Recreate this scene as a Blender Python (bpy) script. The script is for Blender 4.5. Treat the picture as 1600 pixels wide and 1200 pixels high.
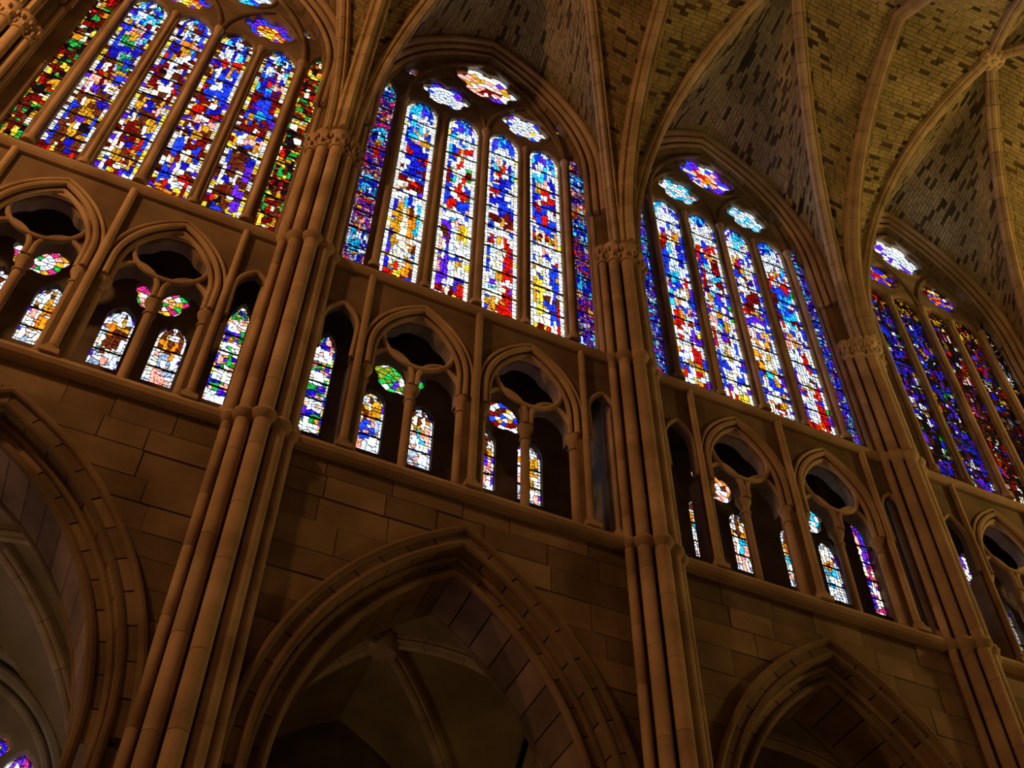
import bpy, math, random
import mathutils
from mathutils import Vector, Matrix
from mathutils.geometry import delaunay_2d_cdt

for o in list(bpy.data.objects):
    bpy.data.objects.remove(o)
SC = bpy.context.scene
COL = SC.collection
rnd = random.Random(11)
PI = math.pi

# ---------------------------------------------------------------- camera
AZ, EL, ROLL, FPX = math.radians(23.293), math.radians(49.9067), math.radians(0.8727), 1735.18
fw = Vector((math.sin(AZ)*math.cos(EL), math.cos(AZ)*math.cos(EL), math.sin(EL)))
rt = Vector((math.cos(AZ), -math.sin(AZ), 0)); up = rt.cross(fw)
rt, up = rt*math.cos(ROLL)+up*math.sin(ROLL), up*math.cos(ROLL)-rt*math.sin(ROLL)
CAM = Vector((-4.0076, -11.1261, -16.0464))
cd = bpy.data.cameras.new('camera'); co = bpy.data.objects.new('camera', cd); COL.objects.link(co)
cd.sensor_width = 36; cd.lens = FPX/1600*36; cd.clip_end = 200; cd.clip_start = 0.05
co.matrix_world = Matrix(((rt.x, up.x, -fw.x, CAM.x), (rt.y, up.y, -fw.y, CAM.y), (rt.z, up.z, -fw.z, CAM.z), (0, 0, 0, 1)))
SC.camera = co

# ---------------------------------------------------------------- sky, lamps, added fill lights, exposure
w = bpy.data.worlds.new('overcast_sky'); SC.world = w; w.use_nodes = True
bg = w.node_tree.nodes['Background']; bg.inputs[0].default_value = (0.95, 0.98, 1.0, 1); bg.inputs[1].default_value = 3.6

def lamp(name, loc, power, color, radius=0.5):
    l = bpy.data.lights.new(name, 'POINT'); l.energy = power; l.color = color; l.shadow_soft_size = radius
    o = bpy.data.objects.new(name, l); COL.objects.link(o); o.location = loc
    return o
lamp('gallery_lamp', (-13.5, -6.5, 1.5), 2400, (1, 0.46, 0.15), 0.4)
lamp('nave_lamp', (-7.0, -8.8, -14.5), 85, (1, 0.50, 0.20), 0.5)
lamp('choir_lamp', (19.5, -5.5, 1.0), 1900, (1, 0.63, 0.17), 0.4)
lamp('right_floor_fill', (13.0, -8.5, -15.5), 300, (1, 0.62, 0.20), 0.5)  # added fill, warms the vault webs and right-hand wall from below
lamp('aisle_lamp', (-8.3, 2.0, -12.0), 80, (1, 0.55, 0.20), 0.3)
lamp('aisle_fill', (-6.2, 2.4, -13.0), 48, (1, 0.80, 0.52), 0.3)  # added fill standing in for daylight on the aisle window and wall
l = bpy.data.lights.new('vault_fill_spot', 'SPOT'); l.energy = 2600; l.color = (1, 0.70, 0.22); l.shadow_soft_size = 0.3; l.spot_size = math.radians(38); l.spot_blend = 0.7  # added fill spot, gives the vault webs a warmer tone
o = bpy.data.objects.new('vault_fill_spot', l); COL.objects.link(o); o.location = (10.5, -9.0, -15.5)
o.rotation_euler = (Vector((10.0, -3.0, 10.0))-o.location).to_track_quat('-Z', 'Y').to_euler()
vs = SC.view_settings
vs.view_transform = 'Standard'; vs.look = 'None'; vs.exposure = 0.0; vs.gamma = 1.0
vs.use_curve_mapping = False

# ---------------------------------------------------------------- materials
def lin(c):
    return tuple((x/12.92 if x <= 0.04045 else ((x+0.055)/1.055)**2.4) for x in c)
def hexc(h):
    return lin(tuple(int(h[i:i+2], 16)/255 for i in (0, 2, 4)))

def stone(name, c1, c2, c3, scale=3.0, var=0.35, bump=0.25, rough=0.9):
    m = bpy.data.materials.new(name); m.use_nodes = True
    nt = m.node_tree; N = nt.nodes; L = nt.links
    b = N['Principled BSDF']; b.inputs['Roughness'].default_value = rough
    b.inputs['Specular IOR Level'].default_value = 0.2
    tc = N.new('ShaderNodeTexCoord'); geo = N.new('ShaderNodeNewGeometry')
    n1 = N.new('ShaderNodeTexNoise'); n1.inputs['Scale'].default_value = scale; n1.inputs['Detail'].default_value = 8
    L.new(geo.outputs['Position'], n1.inputs['Vector'])
    r = N.new('ShaderNodeValToRGB'); e = r.color_ramp.elements
    e[0].position = 0.3; e[0].color = (*c1, 1); e[1].position = 0.7; e[1].color = (*c3, 1)
    k = r.color_ramp.elements.new(0.5); k.color = (*c2, 1)
    L.new(n1.outputs['Fac'], r.inputs[0])
    oi = N.new('ShaderNodeObjectInfo')
    mr = N.new('ShaderNodeMapRange'); mr.inputs['To Min'].default_value = 1-var; mr.inputs['To Max'].default_value = 1+var
    L.new(oi.outputs['Random'], mr.inputs['Value'])
    at = N.new('ShaderNodeAttribute'); at.attribute_name = 'tone'
    ad = N.new('ShaderNodeMath'); ad.operation = 'ADD'
    L.new(mr.outputs[0], ad.inputs[0]); L.new(at.outputs['Fac'], ad.inputs[1])
    mx = N.new('ShaderNodeVectorMath'); mx.operation = 'SCALE'
    L.new(r.outputs[0], mx.inputs[0]); L.new(ad.outputs[0], mx.inputs['Scale'])
    L.new(mx.outputs[0], b.inputs['Base Color'])
    n2 = N.new('ShaderNodeTexNoise'); n2.inputs['Scale'].default_value = 22; n2.inputs['Detail'].default_value = 6
    L.new(geo.outputs['Position'], n2.inputs['Vector'])
    bp = N.new('ShaderNodeBump'); bp.inputs['Strength'].default_value = bump; bp.inputs['Distance'].default_value = 0.02
    L.new(n2.outputs['Fac'], bp.inputs['Height']); L.new(bp.outputs[0], b.inputs['Normal'])
    return m

M = {}
M['ashlar'] = stone('ashlar_stone', (0.13, 0.092, 0.06), (0.20, 0.145, 0.095), (0.27, 0.20, 0.135), 1.1, 0.30)
M['mortar'] = stone('mortar_bed', (0.13, 0.10, 0.065), (0.17, 0.13, 0.09), (0.21, 0.16, 0.11), 6, 0.05)
M['shaft'] = stone('dressed_limestone', (0.30, 0.215, 0.145), (0.42, 0.31, 0.21), (0.53, 0.41, 0.29), 1.3, 0.14, 0.15)
M['tracery'] = stone('tracery_limestone', (0.15, 0.11, 0.075), (0.22, 0.165, 0.115), (0.29, 0.225, 0.16), 1.6, 0.12, 0.2)
M['rib'] = stone('rib_limestone', (0.35, 0.27, 0.16), (0.45, 0.355, 0.22), (0.54, 0.44, 0.28), 1.8, 0.12, 0.15)
M['web'] = stone('vault_tufa', (0.20, 0.165, 0.085), (0.28, 0.23, 0.12), (0.36, 0.30, 0.16), 0.9, 0.16, 0.3)
M['webdark'] = stone('stained_vault_tufa', (0.035, 0.028, 0.014), (0.07, 0.055, 0.028), (0.12, 0.095, 0.05), 1.5, 0.3, 0.3)
M['grey'] = stone('grey_aisle_stone', (0.34, 0.32, 0.27), (0.44, 0.42, 0.36), (0.52, 0.50, 0.43), 2.0, 0.12, 0.2)  # pale tone for the lit aisle bay, its brightness put into the colour
M['dark'] = stone('dark_stone', (0.10, 0.075, 0.055), (0.14, 0.11, 0.08), (0.18, 0.14, 0.10), 2.0, 0.1, 0.2)  # plain darker stone; on the aisle walls its tone stands in for shade

def metal(name, c):
    m = bpy.data.materials.new(name); m.use_nodes = True
    N = m.node_tree.nodes; b = N['Principled BSDF']; b.inputs['Roughness'].default_value = 0.7
    n = N.new('ShaderNodeTexNoise'); n.inputs['Scale'].default_value = 30
    r = N.new('ShaderNodeValToRGB'); r.color_ramp.elements[0].color = (*[x*0.6 for x in c], 1); r.color_ramp.elements[1].color = (*c, 1)
    m.node_tree.links.new(n.outputs['Fac'], r.inputs[0]); m.node_tree.links.new(r.outputs[0], b.inputs['Base Color'])
    return m
M['lead'] = metal('lead_came', (0.018, 0.017, 0.017))

def glass():
    m = bpy.data.materials.new('stained_glass'); m.use_nodes = True
    nt = m.node_tree; N = nt.nodes; L = nt.links
    N.remove(N['Principled BSDF']); out = N['Material Output']
    at = N.new('ShaderNodeAttribute'); at.attribute_name = 'Col'
    geo = N.new('ShaderNodeNewGeometry')
    n = N.new('ShaderNodeTexNoise'); n.inputs['Scale'].default_value = 34; n.inputs['Detail'].default_value = 4
    L.new(geo.outputs['Position'], n.inputs['Vector'])
    mr = N.new('ShaderNodeMapRange'); mr.inputs['From Min'].default_value = 0.36; mr.inputs['From Max'].default_value = 0.56
    mr.inputs['To Min'].default_value = 0.42; mr.inputs['To Max'].default_value = 1.0
    L.new(n.outputs['Fac'], mr.inputs['Value'])
    sc = N.new('ShaderNodeVectorMath'); sc.operation = 'SCALE'
    L.new(at.outputs['Color'], sc.inputs[0]); L.new(mr.outputs[0], sc.inputs['Scale'])
    t = N.new('ShaderNodeBsdfTransparent'); L.new(sc.outputs[0], t.inputs[0])
    g = N.new('ShaderNodeBsdfGlossy'); g.inputs['Roughness'].default_value = 0.25; g.inputs['Color'].default_value = (0.5, 0.5, 0.5, 1)
    mx = N.new('ShaderNodeMixShader'); mx.inputs[0].default_value = 0.03
    L.new(t.outputs[0], mx.inputs[1]); L.new(g.outputs[0], mx.inputs[2]); L.new(mx.outputs[0], out.inputs[0])
    return m
M['glass'] = glass()

# ---------------------------------------------------------------- mesh helpers
WORLD = {}     # object -> world location of its origin (all transforms are translations)
def empty(name, loc, parent=None):
    o = bpy.data.objects.new(name, None); COL.objects.link(o); o.empty_display_size = 0.2
    loc = Vector(loc); WORLD[o] = loc
    if parent: o.parent = parent; o.location = loc-WORLD[parent]
    else: o.location = loc
    return o
def tag(o, label=None, cat=None, group=None, kind=None):
    if label: o['label'] = label
    if cat: o['category'] = cat
    if group: o['group'] = group
    if kind: o['kind'] = kind
    return o

class MB:
    def __init__(s): s.v = []; s.f = []; s.c = []; s.t = []
    def add(s, vs, fs, col=None, tone=0.0):
        b = len(s.v); s.v += [tuple(p) for p in vs]
        for f in fs:
            s.f.append(tuple(i+b for i in f)); s.c.append(col); s.t.append(tone)
    def box(s, x0, x1, y0, y1, z0, z1, tone=0.0):
        s.add([(x0, y0, z0), (x1, y0, z0), (x1, y1, z0), (x0, y1, z0), (x0, y0, z1), (x1, y0, z1), (x1, y1, z1), (x0, y1, z1)],
              [(0, 3, 2, 1), (4, 5, 6, 7), (0, 1, 5, 4), (1, 2, 6, 5), (2, 3, 7, 6), (3, 0, 4, 7)], tone=tone)
    def prism_xz(s, loop, y0, y1, col=None, tone=0.0):      # loop of (x,z), counter-clockwise seen from -y
        n = len(loop)
        s.add([(x, y0, z) for x, z in loop]+[(x, y1, z) for x, z in loop],
              [tuple(range(n)), tuple(range(2*n-1, n-1, -1))]+[(i, i+n, (i+1) % n+n, (i+1) % n) for i in range(n)], col, tone)
    def lathe(s, cx, cy, prof, n=14, tone=0.0):                     # prof [(r,z)]
        vs = []
        for r, z in prof:
            for k in range(n):
                a = 2*PI*k/n; vs.append((cx+r*math.cos(a), cy+r*math.sin(a), z))
        fs = []
        for j in range(len(prof)-1):
            for k in range(n):
                a, b = j*n+k, j*n+(k+1) % n; fs.append((a, b, b+n, a+n))
        fs.append(tuple(range(n-1, -1, -1))); m = (len(prof)-1)*n; fs.append(tuple(range(m, m+n)))
        s.add(vs, fs, tone=tone)
    def tube(s, path, r, n=8, closed=False):
        P = [Vector(p) for p in path]; m = len(P); vs = []
        ref = Vector((0, 1, 0))
        for i in range(m):
            t = (P[(i+1) % m]-P[i-1]) if closed else (P[min(i+1, m-1)]-P[max(i-1, 0)])
            t.normalize()
            rr = ref if abs(t.dot(ref)) < 0.95 else Vector((1, 0, 0))
            a = t.cross(rr).normalized(); b = a.cross(t)
            for k in range(n):
                q = 2*PI*k/n; vs.append(P[i]+a*(r*math.cos(q))+b*(r*math.sin(q)))
        fs = []
        for i in range(m if closed else m-1):
            for k in range(n):
                a, b = i*n+k, i*n+(k+1) % n; c, d = ((i+1) % m)*n+(k+1) % n, ((i+1) % m)*n+k
                fs.append((a, d, c, b))
        if not closed: fs += [tuple(range(n)), tuple(range((m-1)*n+n-1, (m-1)*n-1, -1))]
        s.add(vs, fs)
    def plate(s, outline, holes, y0, y1, chamfer=0.0):              # a stone slab in the xz plane with holes, optional splayed front edge
        loops = [outline]+holes
        fl = [outline]+([offset(h, chamfer) for h in holes] if chamfer else holes)
        def face(lps, y, flip):
            pts = []; eds = []
            for lp in lps:
                b = len(pts); n = len(lp); pts += [Vector(p) for p in lp]; eds += [(b+i, b+(i+1) % n) for i in range(n)]
            ov, oe, of, *_ = delaunay_2d_cdt(pts, eds, [], 0, 1e-6)
            keep = []
            for f in of:
                c = sum((ov[i] for i in f), Vector((0, 0)))/len(f)
                if inside(c, lps[0]) and not any(inside(c, h) for h in lps[1:]):
                    a = (ov[f[1]]-ov[f[0]]).cross(ov[f[2]]-ov[f[0]])
                    keep.append(tuple(f) if (a > 0) != flip else tuple(reversed(f)))
            s.add([(p.x, y, p.y) for p in ov], keep)
        face(fl, y0, False); face(loops, y1, True)
        for k, lp in enumerate(loops):
            n = len(lp); rows = [[(x, y0, z) for x, z in fl[k]]]
            if chamfer and k: rows.append([(x, y0+chamfer, z) for x, z in lp])
            rows.append([(x, y1, z) for x, z in lp])
            for a, b in zip(rows, rows[1:]):
                q = [(i, i+n, (i+1) % n+n, (i+1) % n) for i in range(n)]
                if k: q = [tuple(reversed(t)) for t in q]
                s.add(a+b, q)
    def build(s, name, mat, parent=None, smooth=False, loc=None):
        if loc is None:
            xs = [p[0] for p in s.v]; ys = [p[1] for p in s.v]; zs = [p[2] for p in s.v]
            loc = Vector(((min(xs)+max(xs))/2, (min(ys)+max(ys))/2, min(zs)))
        loc = Vector(loc)
        me = bpy.data.meshes.new(name)
        me.from_pydata([(p[0]-loc.x, p[1]-loc.y, p[2]-loc.z) for p in s.v], [], s.f)
        me.materials.append(M[mat])
        if smooth:
            me.polygons.foreach_set('use_smooth', [True]*len(s.f)); 
            try: me.set_sharp_from_angle(angle=math.radians(40))
            except Exception: pass
        if any(c is not None for c in s.c):
            a = me.color_attributes.new('Col', 'FLOAT_COLOR', 'CORNER'); d = []
            for f, c in zip(s.f, s.c):
                d += (list(c)+[1.0])*len(f)
            a.data.foreach_set('color', d)
        if any(t for t in s.t):
            a = me.attributes.new('tone', 'FLOAT', 'FACE'); a.data.foreach_set('value', s.t)
        o = bpy.data.objects.new(name, me); COL.objects.link(o); WORLD[o] = loc
        if parent: o.parent = parent; o.location = loc-WORLD[parent]
        else: o.location = loc
        return o

def inside(p, poly):
    x, y = p[0], p[1]; r = False; n = len(poly); j = n-1
    for i in range(n):
        xi, yi = poly[i]; xj, yj = poly[j]
        if (yi > y) != (yj > y) and x < (xj-xi)*(y-yi)/(yj-yi)+xi: r = not r
        j = i
    return r
def area(lp): return 0.5*sum(a[0]*b[1]-b[0]*a[1] for a, b in zip(lp, lp[1:]+lp[:1]))
def offset(lp, d):                                                  # outward by d
    n = len(lp); sg = 1 if area(lp) > 0 else -1; out = []
    for i in range(n):
        a, b, c = Vector(lp[i-1]), Vector(lp[i]), Vector(lp[(i+1) % n])
        e1 = (b-a); e2 = (c-b)
        if e1.length < 1e-9: e1 = e2
        if e2.length < 1e-9: e2 = e1
        e1.normalize(); e2.normalize()
        n1 = Vector((e1.y, -e1.x))*sg; n2 = Vector((e2.y, -e2.x))*sg
        m = n1+n2; L = max(m.length_squared/2, 0.5); m = m/L if m.length > 1e-6 else n1
        out.append((b.x+m.x*d, b.y+m.y*d))
    return out
def arch(cx, a, zs, za, n=8, off=0.0):                              # pointed arch, left springing to right springing; off shrinks concentrically
    h = za-zs; R = (a*a+h*h)/(2*a); c = R-a; r = R-off
    th = math.acos(max(-1, min(1, c/r)))
    L = [(cx+c-r*math.cos(th*i/n), zs+r*math.sin(th*i/n)) for i in range(n+1)]
    return L+[(2*cx-x, z) for x, z in reversed(L[:-1])]
def light_loop(cx, hw, z0, zs, za, n=7):                            # closed outline of an arched light, ccw seen from -y
    return list(reversed([(cx-hw, z0)]+arch(cx, hw, zs, za, n)+[(cx+hw, z0)]))
def foil(cx, cz, n, d, rp, rot=0, per=7):
    out = []; k = n*per
    for i in range(k):
        a = 2*PI*i/k; ph = (a-rot+PI/n) % (2*PI/n)-PI/n
        q = rp*rp-(d*math.sin(ph))**2
        r = d*math.cos(ph)+math.sqrt(max(q, 0))
        out.append((cx+r*math.cos(a), cz+r*math.sin(a)))
    return out
def circle(cx, cz, r, n=28): return [(cx+r*math.cos(2*PI*i/n), cz+r*math.sin(2*PI*i/n)) for i in range(n)]

# ---------------------------------------------------------------- layout
PX = [-9.15, -3.1147, 2.9817, 8.8688, 14.80]                        # piers, left to right
WC = [-6.02, 0.0, 6.03, 11.877]                                     # window centres
WS = [0.945, 1.02, 0.99, 0.975]
ZTOP = [6.60, 6.92, 6.93, 6.9]
FLOOR = -17.65; NC = -5.1                                           # nave centre line
BAYS = ['leftmost', 'second', 'third', 'rightmost']
YW = -0.30                                                          # face of the nave wall

# ---------------------------------------------------------------- shell: floor and enclosing walls
def slab(name, mat, *b):
    m = MB(); m.box(*b); o = m.build(name, mat); tag(o, kind='structure'); return o
slab('floor', 'ashlar', -16, 22, -17.5, 6, FLOOR-0.3, FLOOR)
slab('wall_left', 'ashlar', -16, -15.6, -17.5, 6, FLOOR, 12.6)
slab('wall_right', 'ashlar', 21.6, 22, -17.5, 6, FLOOR, 12.6)
slab('wall_south', 'ashlar', -15.6, 21.6, -11.0, -10.3, -6.0, 12.6)
slab('wall_south_aisle', 'ashlar', -15.6, 21.6, -17.5, -17.1, FLOOR, -5.6)
slab('ceiling_south_aisle', 'ashlar', -15.6, 21.6, -17.1, -11.0, -6.0, -5.6)
slab('ceiling_roof', 'dark', -15.6, 21.6, -10.3, 0.3, 12.3, 12.6)
slab('wall_north_west', 'ashlar', -15.6, PX[0]-0.45, YW, 0.15, FLOOR, 12.3)
slab('wall_north_east', 'ashlar', PX[4]+0.45, 21.6, YW, 0.15, FLOOR, 12.3)
slab('ceiling_aisle_roof', 'dark', -15.6, 21.6, 0.74, 5.7, -4.55, -4.4)

# ---------------------------------------------------------------- nave arcade: wall stones, arches
A_OUT, A_SPR, A_APX = 2.55, -9.8, -5.62
def arch_x(zz, a=A_OUT, zs=A_SPR, za=A_APX):                        # half-width of the arch at height zz
    if zz <= zs: return a
    h = za-zs; R = (a*a+h*h)/(2*a); q = R*R-(zz-zs)**2
    return max(0.0, math.sqrt(q)-(R-a)) if q > 0 and zz < za else 0.0

wall = empty('wall_north', (2.8, 0, FLOOR)); tag(wall, 'ashlar nave wall above the pointed arcade arches', kind='structure')
def stone_block(x0b, x1b, x0t, x1t, z0, z1, parent):
    j = 0.007
    if max(x1b-x0b, x1t-x0t) < 0.06: return
    m = MB(); dy = rnd.uniform(-0.012, 0.012)
    lo = [(x0b+j, z0+j), (max(x1b-j, x0b+2*j), z0+j), (max(x1t-j, x0t+2*j), z1-j), (x0t+j, z1-j)]
    m.prism_xz(lo, YW+dy, YW+0.09); m.build('stone', 'ashlar', parent)
for b in range(4):
    xl, xr = PX[b]+0.0, PX[b+1]-0.0; c = (xl+xr)/2+ (0.0)
    # backing: the wall body with the arch cut out
    m = MB()
    lp = [(xl, -5.0), (xl, -11.5)]+[(c-A_OUT+0.06, -11.5)]+[(x, z) for x, z in arch(c, A_OUT, A_SPR, A_APX, 12, 0.06)]+[(c+A_OUT-0.06, -11.5), (xr, -11.5), (xr, -5.0)]
    m.plate(lp, [], YW+0.016, 0.75); m.build('wall_core', 'mortar', wall)
    z = -11.5
    while z < -5.05:
        h = rnd.uniform(0.36, 0.50); z1 = min(z+h, -5.0)
        if -5.0-z1 < 0.2: z1 = -5.0
        hb, ht = arch_x(z), arch_x(z1)
        def run(ab, bb, at, bt):                                    # one course between two (possibly slanting) ends
            L = max(bb-ab, bt-at)
            if L < 0.06: return
            n = max(1, round(L/rnd.uniform(0.75, 1.05)))
            cuts = [0]+sorted((i+rnd.uniform(-0.22, 0.22))/n for i in range(1, n))+[1]
            base_a, base_b = (ab, bb) if bb-ab > bt-at else (at, bt)
            for p, q in zip(cuts, cuts[1:]):
                xp, xq = base_a+(base_b-base_a)*p, base_a+(base_b-base_a)*q
                cl = lambda v, lo, hi: min(max(v, lo), hi)
                stone_block(cl(xp, ab, bb), cl(xq, ab, bb), cl(xp, at, bt), cl(xq, at, bt), z, z1, wall)
        if ht > 0.02:
            run(xl+0.3, c-hb, xl+0.3, c-ht); run(c+hb, xr-0.3, c+ht, xr-0.3)
        else:
            run(xl+0.3, xr-0.3, xl+0.3, xr-0.3)
        z = z1
    # the moulded arch: two orders of voussoirs and three rolls
    t = empty('nave_arch', (c, 0.1, A_SPR))
    tag(t, ['pointed stone arcade arch at the far left edge, over the aisle with the grey window',
            'wide pointed stone arcade arch in the lower centre, below the brightest window',
            'pointed stone arcade arch at the lower right, below the third window',
            'pointed stone arcade arch beyond the lower right corner, under the dark window'][b], 'arch', 'pointed arches of the nave arcade')
    h = A_APX-A_SPR; R = (A_OUT**2+h*h)/(2*A_OUT); cc = R-A_OUT
    def order(o0, o1, y0, y1, nv, mat):
        for sgn in (-1, 1):
            r0, r1 = R-o1, R-o0
            th = math.acos(cc/((r0+r1)/2))
            for i in range(nv):
                a0, a1 = th*i/nv+0.0025, th*(i+1)/nv-0.0025
                lpv = []
                for rr, aa in ((r1, a0), (r1, a1), (r0, a1), (r0, a0)):
                    last = (i == nv-1 and aa == a1)
                    if last: aa = math.acos(min(1, cc/rr))
                    lpv.append((c+sgn*(rr*math.cos(aa)-cc), A_SPR+rr*math.sin(aa)))
                if area(lpv) < 0: lpv.reverse()
                mm = MB(); dd = rnd.uniform(-0.006, 0.006); mm.prism_xz(lpv, y0+dd, y1); mm.build('voussoir', mat, t)
    order(-0.02, 0.24, -0.36, 0.0, 11, 'ashlar')
    order(0.24, 0.50, -0.10, 0.85, 11, 'ashlar')
    for off, yy, rr in ((-0.02, -0.37, 0.055), (0.20, -0.355, 0.05), (0.27, -0.13, 0.05), (0.47, -0.10, 0.06), (0.47, 0.82, 0.06)):
        mm = MB(); mm.tube([(x, yy, z) for x, z in [(c-A_OUT+off, -11.5)]+arch(c, A_OUT, A_SPR, A_APX, 18, off)+[(c+A_OUT-off, -11.5)]], rr, 8)
        mm.build('roll_moulding', 'ashlar', t, True)

# string courses at the triforium floor and under the windows
tn = 0
for lvl, (zb, prof) in enumerate(((-5.02, [(0.0, -0.40), (0.04, -0.44), (0.10, -0.47), (0.17, -0.45), (0.20, -0.38)]),
                                  (-0.62, [(0.0, -0.38), (0.04, -0.42), (0.09, -0.45), (0.15, -0.44), (0.19, -0.38)]))):
    for b in range(4):
        tn += 1; m = MB(); x0, x1 = PX[b]+0.25, PX[b+1]-0.25
        pts = [(YW+0.05, 0.0)]+[(y, z) for z, y in prof]+[(YW+0.05, prof[-1][0])]
        n = len(pts)
        m.add([(x0, y, zb+z) for y, z in pts]+[(x1, y, zb+z) for y, z in pts], [(i, i+n, (i+1) % n+n, (i+1) % n) for i in range(n)]+[tuple(range(n)), tuple(range(2*n-1, n-1, -1))])
        o = m.build('trim_%d' % tn, 'shaft'); tag(o, kind='structure')

# ---------------------------------------------------------------- piers
def pier(i):
    x = PX[i]
    t = empty('clustered_pier', (x, -0.3, FLOOR))
    tag(t, ['clustered stone pier with shafts in the top left corner', 'tall clustered pier between the leftmost and the second window, lit from its left',
            'tall clustered pier of bundled shafts between the second and the third window', 'clustered pier of bundled shafts between the third window and the dark rightmost window',
            'clustered pier at the far right edge beyond the dark window'][i], 'pier', 'clustered piers of the nave wall')
    m = MB(); lp = [(x-0.45, 0.015), (x-0.45, -0.22), (x-0.36, -0.34), (x-0.14, -0.46), (x+0.14, -0.46), (x+0.36, -0.34), (x+0.45, -0.22), (x+0.45, 0.015)]
    n = 8; z0, z1 = -11.5, 10.5
    m.add([(a, b, z0) for a, b in lp]+[(a, b, z1) for a, b in lp], [tuple(range(n-1, -1, -1)), tuple(range(n, 2*n))]+[(k, (k+1) % n, (k+1) % n+n, k+n) for k in range(n)])
    m.build('pier_core', 'ashlar', t)
    m = MB(); m.box(x-0.44, x+0.44, -0.1, 0.72, -11.5, -0.2); m.build('pier_back', 'ashlar', t)
    m = MB(); m.lathe(x, 0.25, [(0.95, FLOOR), (0.95, FLOOR+0.4), (0.80, FLOOR+0.5), (0.78, -11.6), (0.72, -11.3), (0.74, -10.9), (0.95, -10.5), (0.98, -10.3)], 20); m.build('column', 'ashlar', t, True)
    m = MB(); m.box(x-0.75, x+0.75, -0.32, 0.95, -10.15, -9.9); m.box(x-0.68, x+0.68, -0.25, 0.9, -10.3, -10.15); m.build('abacus', 'dark', t)
    shafts = [(0, -0.61, 0.115, 'vault_shaft'), (-0.245, -0.51, 0.105, 'vault_shaft'), (0.245, -0.51, 0.105, 'vault_shaft'), (-0.43, -0.385, 0.072, 'thin_shaft'), (0.43, -0.385, 0.072, 'thin_shaft')]
    for dx, y, r, nm in shafts:
        s = empty(nm, (x+dx, y, -12), t)
        zz = -12.0
        while zz < 2.52:
            h = rnd.uniform(0.85, 1.5); z2 = min(zz+h, 2.52)
            if 2.52-z2 < 0.4: z2 = 2.52
            mm = MB(); e = 0.006
            mm.lathe(x+dx, y, [(r*0.94, zz), (r, zz+e), (r, z2-e), (r*0.94, z2)], 14)
            mm.build('drum', 'shaft', s, True); zz = z2
        for zr in (-5.02, -0.62):                                   # annulets
            mm = MB(); mm.lathe(x+dx, y, [(r, zr-0.01), (r+0.045, zr+0.03), (r+0.075, zr+0.10), (r+0.055, zr+0.16), (r, zr+0.22)], 14)
            mm.build('annulet', 'shaft', s, True)
        mm = MB()                                                   # leaf capital
        zc = 2.5; k = 1.0 if r > 0.09 else 0.8
        mm.lathe(x+dx, y, [(r+0.035, zc), (r+0.045, zc+0.04), (r+0.005, zc+0.07), (r+0.015, zc+0.22), (r+0.06*k, zc+0.36), (r+0.10*k, zc+0.42), (r+0.10*k, zc+0.50), (r, zc+0.5)], 14)
        for row, (zz2, rr2, nl) in enumerate(((zc+0.20, r+0.035, 6), (zc+0.34, r+0.075, 6))):
            for q in range(nl):
                a = 2*PI*(q+0.5*row)/nl; px, py = x+dx+rr2*math.cos(a), y+rr2*math.sin(a)
                mm.lathe(px, py, [(0.004, zz2-0.09), (0.026, zz2-0.04), (0.036, zz2+0.01), (0.02, zz2+0.05), (0.003, zz2+0.055)], 6)
        mm.build('capital', 'shaft', s, True)
    # jamb shafts of the neighbouring windows, with bases and small capitals
    for sg in (-1, 1):
        for dx, y, r in ((0.475, -0.20, 0.06), (0.50, -0.07, 0.045)):
            s = empty('jamb_shaft', (x+sg*dx, y, -0.4), t)
            mm = MB(); mm.lathe(x+sg*dx, y, [(r+0.05, -0.42), (r+0.05, -0.30), (r+0.03, -0.24), (r, -0.2), (r, 6.3)], 10); mm.build('shaft', 'shaft', s, True)
            s2 = empty('triforium_jamb', (x+sg*dx, y, -4.85), t)
            mm = MB(); mm.lathe(x+sg*dx, y, [(r+0.07, -4.85), (r+0.07, -4.62), (r+0.03, -4.55), (r, -4.5), (r, -0.62)], 10); mm.build('shaft', 'shaft', s2, True)
    return t
piers = [pier(i) for i in range(5)]

# ---------------------------------------------------------------- stained glass
PAL = {k: hexc(v) for k, v in dict(white='f4faff', cream='fff3d2', pale='cfe4ff', blue='1c3bff', deep='1614b4', cyan='1fb4ff', violet='5a20d8', purple='6a2a9a', red='d0140c',
       dkred='6e0a0a', orange='f07c14', ochre='c98a1c', yellow='ffd93a', green='1f9a3c', olive='6f7a1c', brown='5a2410', pink='ff9a8a', grey='8fa0c0', dark='160c14', magenta='c0206a').items()}
def pick(r, **kw):
    ks = list(kw); t = r.random()*sum(kw.values())
    for k in ks:
        t -= kw[k]
        if t <= 0: return k
    return ks[-1]

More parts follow.
